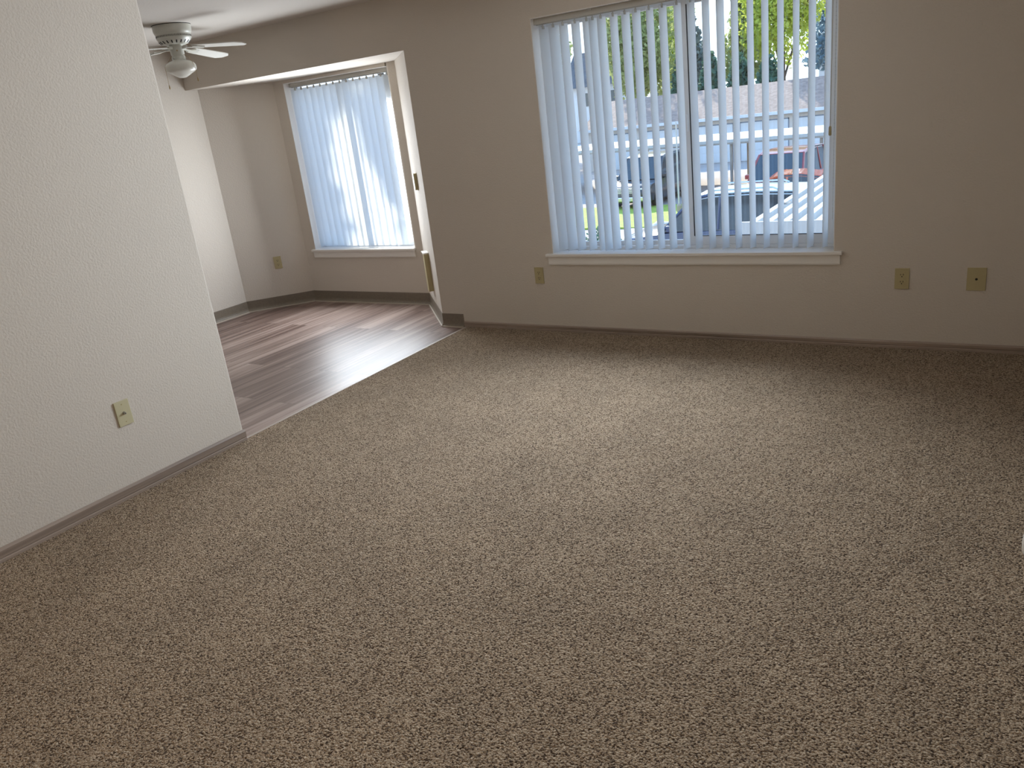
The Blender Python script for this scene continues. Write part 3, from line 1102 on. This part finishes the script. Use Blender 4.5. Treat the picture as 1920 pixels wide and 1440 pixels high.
for k in range(7):
    lf.box((-0.03, -0.012, 0), (0.03, 0.012, 0.003), 0, Matrix.Translation((random.uniform(-0.06, 0.06), random.uniform(-0.06, 0.06), 0.004 * k)) @ Matrix.Rotation(random.uniform(0, 6), 4, 'Z') @ Matrix.Rotation(random.uniform(-0.6, 0.6), 4, 'X'))
lo = lf.build('leaf_clump', M['rust'])
lo.location = (-3.10, 13.3, G + 2.178)
tag(lo, 'little clump of brown leaves lying on the near ribbed carport roof', 'leaves')


# ------------------------------------------------------------------ vehicles
def car(name, label, loc, heading, paint, L, W, Hh, roof_m=None, style='suv', rails=False):
    """heading: direction of the nose in the ground plane, radians from +x"""
    t = thing(name, label, 'car', loc, heading)
    gc = 0.22 if style == 'suv' else 0.16                 # ground clearance
    belt = Hh * (0.56 if style == 'suv' else 0.60)
    hood = belt - 0.05
    # lower body as stacked cross-section stations from tail to nose: x, half width, bottom, top
    if style == 'suv':
        st = [(-L / 2, 0.42, gc + 0.18, belt - 0.08), (-L / 2 + 0.08, 0.47, gc + 0.06, belt), (-L * 0.30, 0.5, gc, belt + 0.01), (0.05 * L, 0.5, gc, belt),
              (L * 0.22, 0.5, gc, hood + 0.03), (L * 0.40, 0.48, gc, hood - 0.06), (L / 2 - 0.10, 0.45, gc + 0.04, hood - 0.14), (L / 2, 0.40, gc + 0.12, hood - 0.24)]
        cab = [(-L / 2 + 0.14, belt - 0.02), (-L / 2 + 0.34, Hh - 0.05), (-L * 0.2, Hh), (0.02 * L, Hh - 0.01), (0.11 * L, Hh - 0.08), (0.265 * L, belt - 0.02)]
    else:
        st = [(-L / 2, 0.38, gc + 0.2, belt - 0.16), (-L / 2 + 0.10, 0.45, gc + 0.06, belt - 0.06), (-L * 0.30, 0.5, gc, belt), (0.05 * L, 0.5, gc, belt),
              (L * 0.20, 0.5, gc, hood + 0.02), (L * 0.38, 0.47, gc, hood - 0.10), (L / 2 - 0.10, 0.43, gc + 0.03, hood - 0.20), (L / 2, 0.36, gc + 0.12, hood - 0.34)]
        cab = [(-L * 0.38, belt - 0.02), (-L * 0.25, Hh - 0.10), (-L * 0.12, Hh), (0.0, Hh), (0.07 * L, Hh - 0.06), (0.25 * L, belt - 0.02)]
    bm = bmesh.new()
    rings = []
    for (x, hw, zb, zt) in st:
        hw *= W
        zm = zb + (zt - zb) * 0.55
        rings.append([bm.verts.new((x, y, z)) for y, z in ((-hw * 0.86, zb), (-hw * 0.97, zb + 0.08), (-hw, zm), (-hw * 0.93, zt - 0.03), (-hw * 0.84, zt),
                                                           (hw * 0.84, zt), (hw * 0.93, zt - 0.03), (hw, zm), (hw * 0.97, zb + 0.08), (hw * 0.86, zb))])
    for a, c in zip(rings, rings[1:]):
        for k in range(10):
            bm.faces.new((a[k], a[(k + 1) % 10], c[(k + 1) % 10], c[k]))
    bm.faces.new(rings[0])
    bm.faces.new(rings[-1])
    bmesh.ops.recalc_face_normals(bm, faces=bm.faces[:])
    b_ = MB()._merge(bm)
    body = b_.build('body', paint, t, True)
    # cabin: glass house with painted roof and pillars
    bm = bmesh.new()
    rings = []
    n_c = len(cab)
    for i, (x, z) in enumerate(cab):
        fz = (z - belt) / (Hh - belt)
        hw = W * (0.46 - 0.085 * max(0, fz))
        rings.append((x, z, hw))
    left, right = [], []
    bl_, br_ = [], []
    for (x, z, hw) in rings:
        left.append(bm.verts.new((x, hw, z)))
        right.append(bm.verts.new((x, -hw, z)))
    for i in range(n_c - 1):
        bm.faces.new((left[i], left[i + 1], right[i + 1], right[i]))
    bm.faces.new(left)
    bm.faces.new(right[::-1])
    bm.faces.new((left[0], right[0], right[-1], left[-1]))
    bmesh.ops.recalc_face_normals(bm, faces=bm.faces[:])
    MB()._merge(bm).build('windows', M['car_glass'], t)
    rf = MB()
    bm = bmesh.new()
    rr = [q for q in rings if q[1] > belt + (Hh - belt) * 0.72]
    tops, bots = [], []
    for (x, z, hw) in rr:
        tops.append([bm.verts.new((x, s * (hw + 0.02), z + dz)) for s, dz in ((-1, -0.06), (-0.93, 0.02), (0.93, 0.02), (1, -0.06))])
    for a, c in zip(tops, tops[1:]):
        for k in range(4):
            bm.faces.new((a[k], a[(k + 1) % 4], c[(k + 1) % 4], c[k]))
    bm.faces.new(tops[0])
    bm.faces.new(tops[-1])
    bmesh.ops.recalc_face_normals(bm, faces=bm.faces[:])
    rf._merge(bm)
    roof = rf.build('roof', roof_m or paint, t, True)
    for s in (1, -1):
        for i in (0, n_c - 2):
            a, c = rings[i], rings[i + 1]
            pts = [(a[0], s * (a[2] + 0.005), a[1]), (c[0], s * (c[2] + 0.005), c[1])]
            if i == n_c - 2:
                a2 = rings[i - 1]
                pts.insert(0, (a2[0], s * (a2[2] + 0.005), a2[1]))
            MB().tube(pts, 0.038, 6).build('pillar', paint, t)
        for xb in (-L * 0.02, -L * 0.24):
            zt = Hh - 0.06
            MB().tube([(xb, s * (W * 0.46), belt), (xb - 0.03, s * (W * 0.378), zt)], 0.032, 6).build('pillar', paint, t)
    for sx in (-0.31, 0.31):
        for sy in (1, -1):
            wr = 0.36 if style == 'suv' else 0.32
            w_ = MB()
            w_.lathe([(wr * 0.6, -0.11), (wr * 0.92, -0.11), (wr, -0.07), (wr, 0.07), (wr * 0.92, 0.11), (wr * 0.6, 0.11)], 24,
                     Matrix.Translation((sx * L, sy * W * 0.44, wr)) @ Matrix.Rotation(PI / 2, 4, 'X'))
            wh = w_.build('wheel', M['tyre'], t, True)
            h_ = MB()
            h_.lathe([(0, -0.115), (wr * 0.25, -0.118), (wr * 0.6, -0.095), (wr * 0.6, 0.095), (wr * 0.25, 0.118), (0, 0.115)], 16,
                     Matrix.Translation((sx * L, sy * W * 0.44, wr)) @ Matrix.Rotation(PI / 2, 4, 'X'))
            h_.build('hub', M['chrome'], wh, True)
    zl = hood - 0.26
    for s in (1, -1):
        MB().box((L / 2 - 0.14, s * W * 0.27, zl - 0.08), (L / 2 - 0.005, s * W * 0.435, zl + 0.08), 0.02).build('headlight', M['lamp_lens'], t)
        MB().box((-L / 2 - 0.005, s * W * 0.30, belt - 0.36), (-L / 2 + 0.12, s * W * 0.43, belt - 0.14), 0.02).build('tail_light', M['tail_lens'], t)
        MB().box((0.20 * L, s * (W * 0.47), belt + 0.0), (0.20 * L + 0.14, s * (W * 0.47 + 0.17), belt + 0.15), 0.03).build('side_mirror', paint, t)
        if rails:
            r_ = MB()
            r_.tube([(-L * 0.30, s * W * 0.34, Hh + 0.01), (-L * 0.27, s * W * 0.34, Hh + 0.07), (0.0, s * W * 0.34, Hh + 0.07), (0.04 * L, s * W * 0.34, Hh + 0.0)], 0.022, 6)
            r_.build('roof_rail', M['chrome'], t)
    g_ = MB()
    for k in range(4):
        g_.box((L / 2 - 0.03, -W * 0.24, zl - 0.09 + k * 0.055), (L / 2 + 0.012, W * 0.24, zl - 0.055 + k * 0.055), 0.005)
    g_.build('grille', M['chrome'], t)
    b_ = MB()
    b_.box((L / 2 - 0.10, -W * 0.44, gc + 0.10), (L / 2 + 0.05, W * 0.44, gc + 0.28), 0.04)
    b_.build('bumper', M['chrome'] if style == 'suv' else paint, t)
    MB().box((L / 2 + 0.045, -0.16, gc + 0.13), (L / 2 + 0.058, 0.16, gc + 0.25), 0.004).build('license_plate', M['lamp_lens'], t)
    return t


def hd(x, y):
    return math.atan2(y, x)


car('car', 'black SUV facing the window, parked beyond the bright lawn', (-12.4, 30.5, G), hd(-0.04, -1.0), M['black_car'], 4.6, 1.92, 1.85)
car('car', 'dark blue SUV with silver roof parked beside the near ribbed carport', (-5.85, 18.7, G), hd(-0.97, -0.06), M['blue_car'], 4.7, 1.9, 1.78, M['silver_roof'], 'suv', True)
car('car', 'dark red SUV facing the window behind the orange-red sedan', (-6.65, 28.3, G), hd(-0.05, -1.0), M['red_car'], 4.6, 1.9, 1.8)
car('car', 'orange-red sedan between the blue SUV and the dark red SUV', (-5.75, 24.4, G), hd(-0.98, -0.14), M['orange_car'], 4.1, 1.8, 1.47, None, 'sedan')


# ------------------------------------------------------------------ trees and shrubs
def leaves_mesh(blobs, n_leaf, size, seed, droop=0.0):
    """leaf quads scattered through ellipsoid blobs ((x,y,z),(rx,ry,rz)) denser near the surface"""
    rg = random.Random(seed)
    verts, faces = [], []
    tot = sum(b_[1][0] * b_[1][2] for b_ in blobs)
    for (c, rad) in blobs:
        n_ = int(n_leaf * rad[0] * rad[2] / tot)
        for _ in range(n_):
            while True:
                v = Vector((rg.uniform(-1, 1), rg.uniform(-1, 1), rg.uniform(-1, 1)))
                if 0.05 < v.length < 1:
                    break
            v = v.normalized() * (rg.random() ** 0.4)
            wob = 1 + 0.25 * noise.noise(v * 2.3 + Vector(c))
            p = Vector((c[0] + v.x * rad[0] * wob, c[1] + v.y * rad[1] * wob, c[2] + v.z * rad[2] * wob))
            s = size * rg.uniform(0.6, 1.3)
            ax = Vector((rg.gauss(0, 1), rg.gauss(0, 1), rg.gauss(0, 1) - droop)).normalized()
            ay = ax.cross(Vector((rg.gauss(0, 1), rg.gauss(0, 1), rg.gauss(0, 1)))).normalized()
            i = len(verts)
            verts += [p - ax * s * 0.6, p + ay * s * 0.34 - ax * 0.05 * s, p + ax * s * 0.6, p - ay * s * 0.34 - ax * 0.05 * s]
            faces.append((i, i + 1, i + 2, i + 3))
    me = bpy.data.meshes.new('foliage')
    me.from_pydata([tuple(v) for v in verts], [], faces)
    return me


def tree(name, label, loc, blobs, leafm, n_leaf, size, trunk_h, trunk_r, seed, cat='tree', group=None, droop=0.0):
    t = thing(name, label, cat, loc, 0, group)
    rg = random.Random(seed)
    tk = MB()
    pts = [(rg.uniform(-0.05, 0.05) * trunk_h * k / 5, rg.uniform(-0.05, 0.05) * trunk_h * k / 5, trunk_h * k / 5) for k in range(6)]
    pts[0] = (0, 0, -0.1)
    tk.tube(pts, [trunk_r * (1 - 0.11 * k) for k in range(6)], 10)
    for c, rad in blobs[:6]:
        tk.tube([pts[4], (pts[4][0] * 0.5 + c[0] * 0.5, c[1] * 0.5, (pts[4][2] + c[2]) / 2 + 0.1), (c[0], c[1], c[2])], [trunk_r * 0.4, trunk_r * 0.28, trunk_r * 0.12], 6)
    tk.build('trunk', M['bark'], t, True)
    me = leaves_mesh(blobs, n_leaf, size, seed, droop)
    me.materials.append(leafm)
    o = bpy.data.objects.new('foliage', me)
    C.objects.link(o)
    o.parent = t
    return t


def crown(w, z0, z1, seed, n=7):
    rg = random.Random(seed)
    h = z1 - z0
    out = [((0, 0, z0 + h * 0.5), (w * 0.75, w * 0.75, h * 0.45))]
    for k in range(n):
        a = rg.uniform(0, 2 * PI)
        out.append(((w * 0.55 * math.cos(a), w * 0.55 * math.sin(a), z0 + h * rg.uniform(0.25, 0.8)), (w * 0.5, w * 0.5, h * 0.25)))
    return out


def conifer(w, z0, z1, n=9):
    return [((0, 0, z0 + (z1 - z0) * k / n), (w * (1 - k / (n + 0.6)), w * (1 - k / (n + 0.6)), (z1 - z0) / n * 0.8)) for k in range(n)]


tree('leafy_tree', 'yellow-green leafy tree behind the left end of the garage roof', (-24.7, 59.5, G), crown(3.1, 3.4, 11.9, 1), M['leaf_olive'], 8200, 0.34, 5.0, 0.25, 1)
tree('leafy_tree', 'tall leafy tree left of all others beyond the garage row', (-35.2, 62, G), crown(3.3, 6.4, 13.5, 2), M['leaf_olive'], 7000, 0.34, 5.0, 0.25, 2)
tree('leafy_tree', 'thin sunlit tree between the leafy tree and the dark conifer', (-25.2, 69, G), crown(1.6, 3.5, 13, 3), M['leaf_yellow'], 4000, 0.30, 5.5, 0.18, 3)
tree('conifer', 'dark grey-green conifer rising in the middle of the window', (-26.2, 75, G), conifer(4.4, 1.5, 10.9), M['needle'], 7000, 0.4, 9.0, 0.2, 4, 'tree', None, 0.8)
for k, (hx, hy, hz, lab) in enumerate(((-19.9, 55.5, 6.6, 'dark trimmed hedge tree at the left end of the hedge behind the garages'),
                                       (-18.0, 55.5, 6.3, 'dark hedge tree second from the left in the hedge behind the garages'),
                                       (-16.1, 55.5, 6.0, 'dark hedge tree in front of the pale green tall conifer'),
                                       (-14.2, 55.5, 5.6, 'low dark hedge tree behind the bright yellow-green tree'))):
    tree('hedge_tree', lab, (hx, hy, G), [((0, 0, hz * 0.5), (0.8, 0.8, hz * 0.5)), ((0.22, 0, hz * 0.45), (0.55, 0.8, hz * 0.45)), ((-0.22, 0, hz * 0.45), (0.55, 0.8, hz * 0.45))],
         M['leaf_dark'], 5200, 0.34, 2.0, 0.1, 20 + k, 'hedge', 'dark hedge trees behind the garage roof')
tree('leafy_tree', 'bright yellow-green tree above the right half of the garage roof', (-13.6, 57.5, G), crown(2.8, 4.2, 11.6, 6, 9), M['leaf_yellow'], 8200, 0.28, 5.0, 0.2, 6)
tree('conifer', 'tall pale green conifer behind the bright yellow-green tree', (-17.0, 60, G), conifer(1.9, 4.8, 12), M['leaf_olive'], 3000, 0.36, 12.0, 0.2, 7, 'tree', None, 0.8)
tree('conifer', 'blue-green spruce at the right end of the view through the window', (-12.0, 66, G), conifer(2.4, 5, 13), M['needle_blue'], 3000, 0.36, 11.0, 0.2, 8, 'tree', None, 0.8)
tree('shrub', 'sunlit leafy bush beside the right end of the far carport', (-6.2, 38.9, G), [((0, 0, 2.3), (0.5, 0.45, 1.1)), ((0.3, 0, 1.4), (0.6, 0.45, 0.9))], M['leaf_yellow'], 1200, 0.14, 1.6, 0.05, 9, 'bush')
for k, (sx, sy, lab) in enumerate(((-9.0, 18.4, 'green shrub right under the front of the dark blue SUV'),
                                   (-10.4, 18.6, 'green shrub below the white stone, middle of the shrub row'),
                                   (-12.0, 18.9, 'green shrub at the left end of the shrub row'),)):
    tree('shrub', lab, (sx, sy, G), [((0, 0, 0.48), (0.55, 0.5, 0.52)), ((0.25, 0.1, 0.5), (0.35, 0.4, 0.42))], M['leaf_dark'], 700, 0.1, 0.3, 0.03, 40 + k, 'bush', 'shrubs below the window')
bs = bmesh.new()
bmesh.ops.create_icosphere(bs, subdivisions=3, radius=1)
for v in bs.verts:
    k_ = 1 + 0.22 * noise.noise(v.co * 1.6)
    v.co = Vector((v.co.x * 0.5 * k_, v.co.y * 0.45 * k_, v.co.z * 0.42 * k_))
st_ = MB()._merge(bs).build('boulder', M['stone'], None, True)
st_.location = (-8.55, 21.6, G + 0.2)
tag(st_, 'large white stone between the shrubs and the dark blue SUV', 'stone')

# two tall shade trees in front of the building, between it and the sun
SH = Vector((-1.74, D, 1.25))
tA = SH + SUN_DIR * 15.0 + Vector((0.02, 0.012, 0))
tree('shade_tree', 'tall shade tree in front of the building left of the window view', (tA.x - 1.9, tA.y, G),
     [((1.9, 0, tA.z - G), (2.05, 2.05, 2.5)), ((3.2, 0.8, tA.z - G), (1.6, 1.6, 2.4)), ((2.3, 0.2, tA.z - G + 1.6), (1.8, 1.8, 1.6)), ((1.9, 0, tA.z - G - 0.8), (1.7, 1.7, 1.6)), ((0.95, -0.6, tA.z - G + 0.9), (1.25, 1.25, 1.3)), ((0.95, -0.6, tA.z - G - 0.7), (1.1, 1.1, 1.3))],
     M['leaf_olive'], 17000, 0.42, 5.5, 0.22, 11)
SB = Vector((-6.9, 5.3, 1.2))
tB = SB + SUN_DIR * 15.0
tree('shade_tree', 'second tall shade tree further left in front of the building', (tB.x, tB.y, G),
     [((0, 0, tB.z - G), (1.5, 1.5, 2.5)), ((-1.3, -0.8, tB.z - G), (1.6, 1.6, 2.4)), ((0.0, 0.0, tB.z - G + 1.8), (1.8, 1.8, 1.4))],
     M['leaf_olive'], 11000, 0.42, 5.5, 0.22, 12)

# ------------------------------------------------------------------ white building at the left, houses behind, lamp post
wbg = thing('white_building', 'white sided building at the left edge of the window view', 'building', (-27.3, 42, G))
b = MB()
b.box((-4.2, -3, 0), (4.2, 3, 4.6))
b.build('wall', M['white_paint'], wbg)
b = MB()
for k in range(6):
    b.box((-4.25, -3.05, 4.75 + k * 0.24), (4.25, 3.05, 4.90 + k * 0.24))
b.box((-4.25, -3.08, 4.3), (4.25, 3.08, 4.66))
b.build('louver_band', M['white_paint'], wbg)
b = MB()
b.box((-4.15, -2.95, 4.6), (4.15, 2.95, 6.15))
b.build('attic_wall', M['dshingle'], wbg)
hs = thing('house', 'white house with grey roof behind the right end of the garages', 'building', (-9.9, 76, G))
b = MB()
b.box((-4.6, -3, 0), (4.6, 3, 5.2))
b.build('wall', M['white_paint'], hs)
b = MB()
b.prism([(-3.6, 5.1), (0, 7.2), (3.6, 5.1)], -4.9, 4.9, Matrix(((0, 0, 1, 0), (1, 0, 0, 0), (0, 1, 0, 0), (0, 0, 0, 1))))
b.build('roof', M['shingle'], hs)
hs = thing('house', 'dark-roofed house among the trees beside the white building', 'building', (-37.8, 82, G))
b = MB()
b.box((-3.2, -3, 0), (3.2, 3, 5.6))
b.build('wall', M['white_paint'], hs)
b = MB()
b.prism([(-3.6, 5.5), (0, 9.0), (3.6, 5.5)], -3.6, 3.6, Matrix(((0, 0, 1, 0), (1, 0, 0, 0), (0, 1, 0, 0), (0, 0, 0, 1))))
b.build('roof', M['dshingle'], hs)
for wx in (-1.6, 1.2):
    MB().box((wx, -3.06, 3.6), (wx + 1.0, -2.98, 4.9)).build('window', M['car_glass'], hs)

lp = thing('lamp_post', 'slim pale pole standing on the lawn beside the black SUV', 'pole', (-10.0, 27.0, G))
b = MB()
b.tube([(0, 0, 0), (0.0, 0, 1.5), (0.02, 0, 3.1)], [0.034, 0.03, 0.026], 10)
b.build('pole', M['carport'], lp, True)
b = MB()
b.lathe([(0.09, 0.0), (0.09, 0.28), (0.06, 0.34), (0.06, 0.0)], 12)
b.build('pole_base', M['rust'], lp)

# ------------------------------------------------------------------ lit ceiling lamp behind the camera
cl = thing('ceiling_lamp', 'round warm ceiling lamp behind the viewpoint', 'lamp', (-1.9, -1.3, CE))
MB().lathe([(0.16, 0.0), (0.165, -0.012), (0.15, -0.03), (0.0, -0.03)], 32).build('lamp_base', M['steel'], cl, True)
MB().lathe([(0.0, -0.031), (0.146, -0.031), (0.14, -0.05), (0.11, -0.085), (0.06, -0.105), (0.0, -0.11)], 32).build('lamp_shade', M['globe'], cl, True)
ld = bpy.data.lights.new('lamp_bulb', 'POINT')
ld.energy = 30
ld.color = (1.0, 0.76, 0.50)
ld.shadow_soft_size = 0.12
lb = bpy.data.objects.new('lamp_bulb', ld)
C.objects.link(lb)
lb.location = (-1.9, -1.3, CE - 0.28)
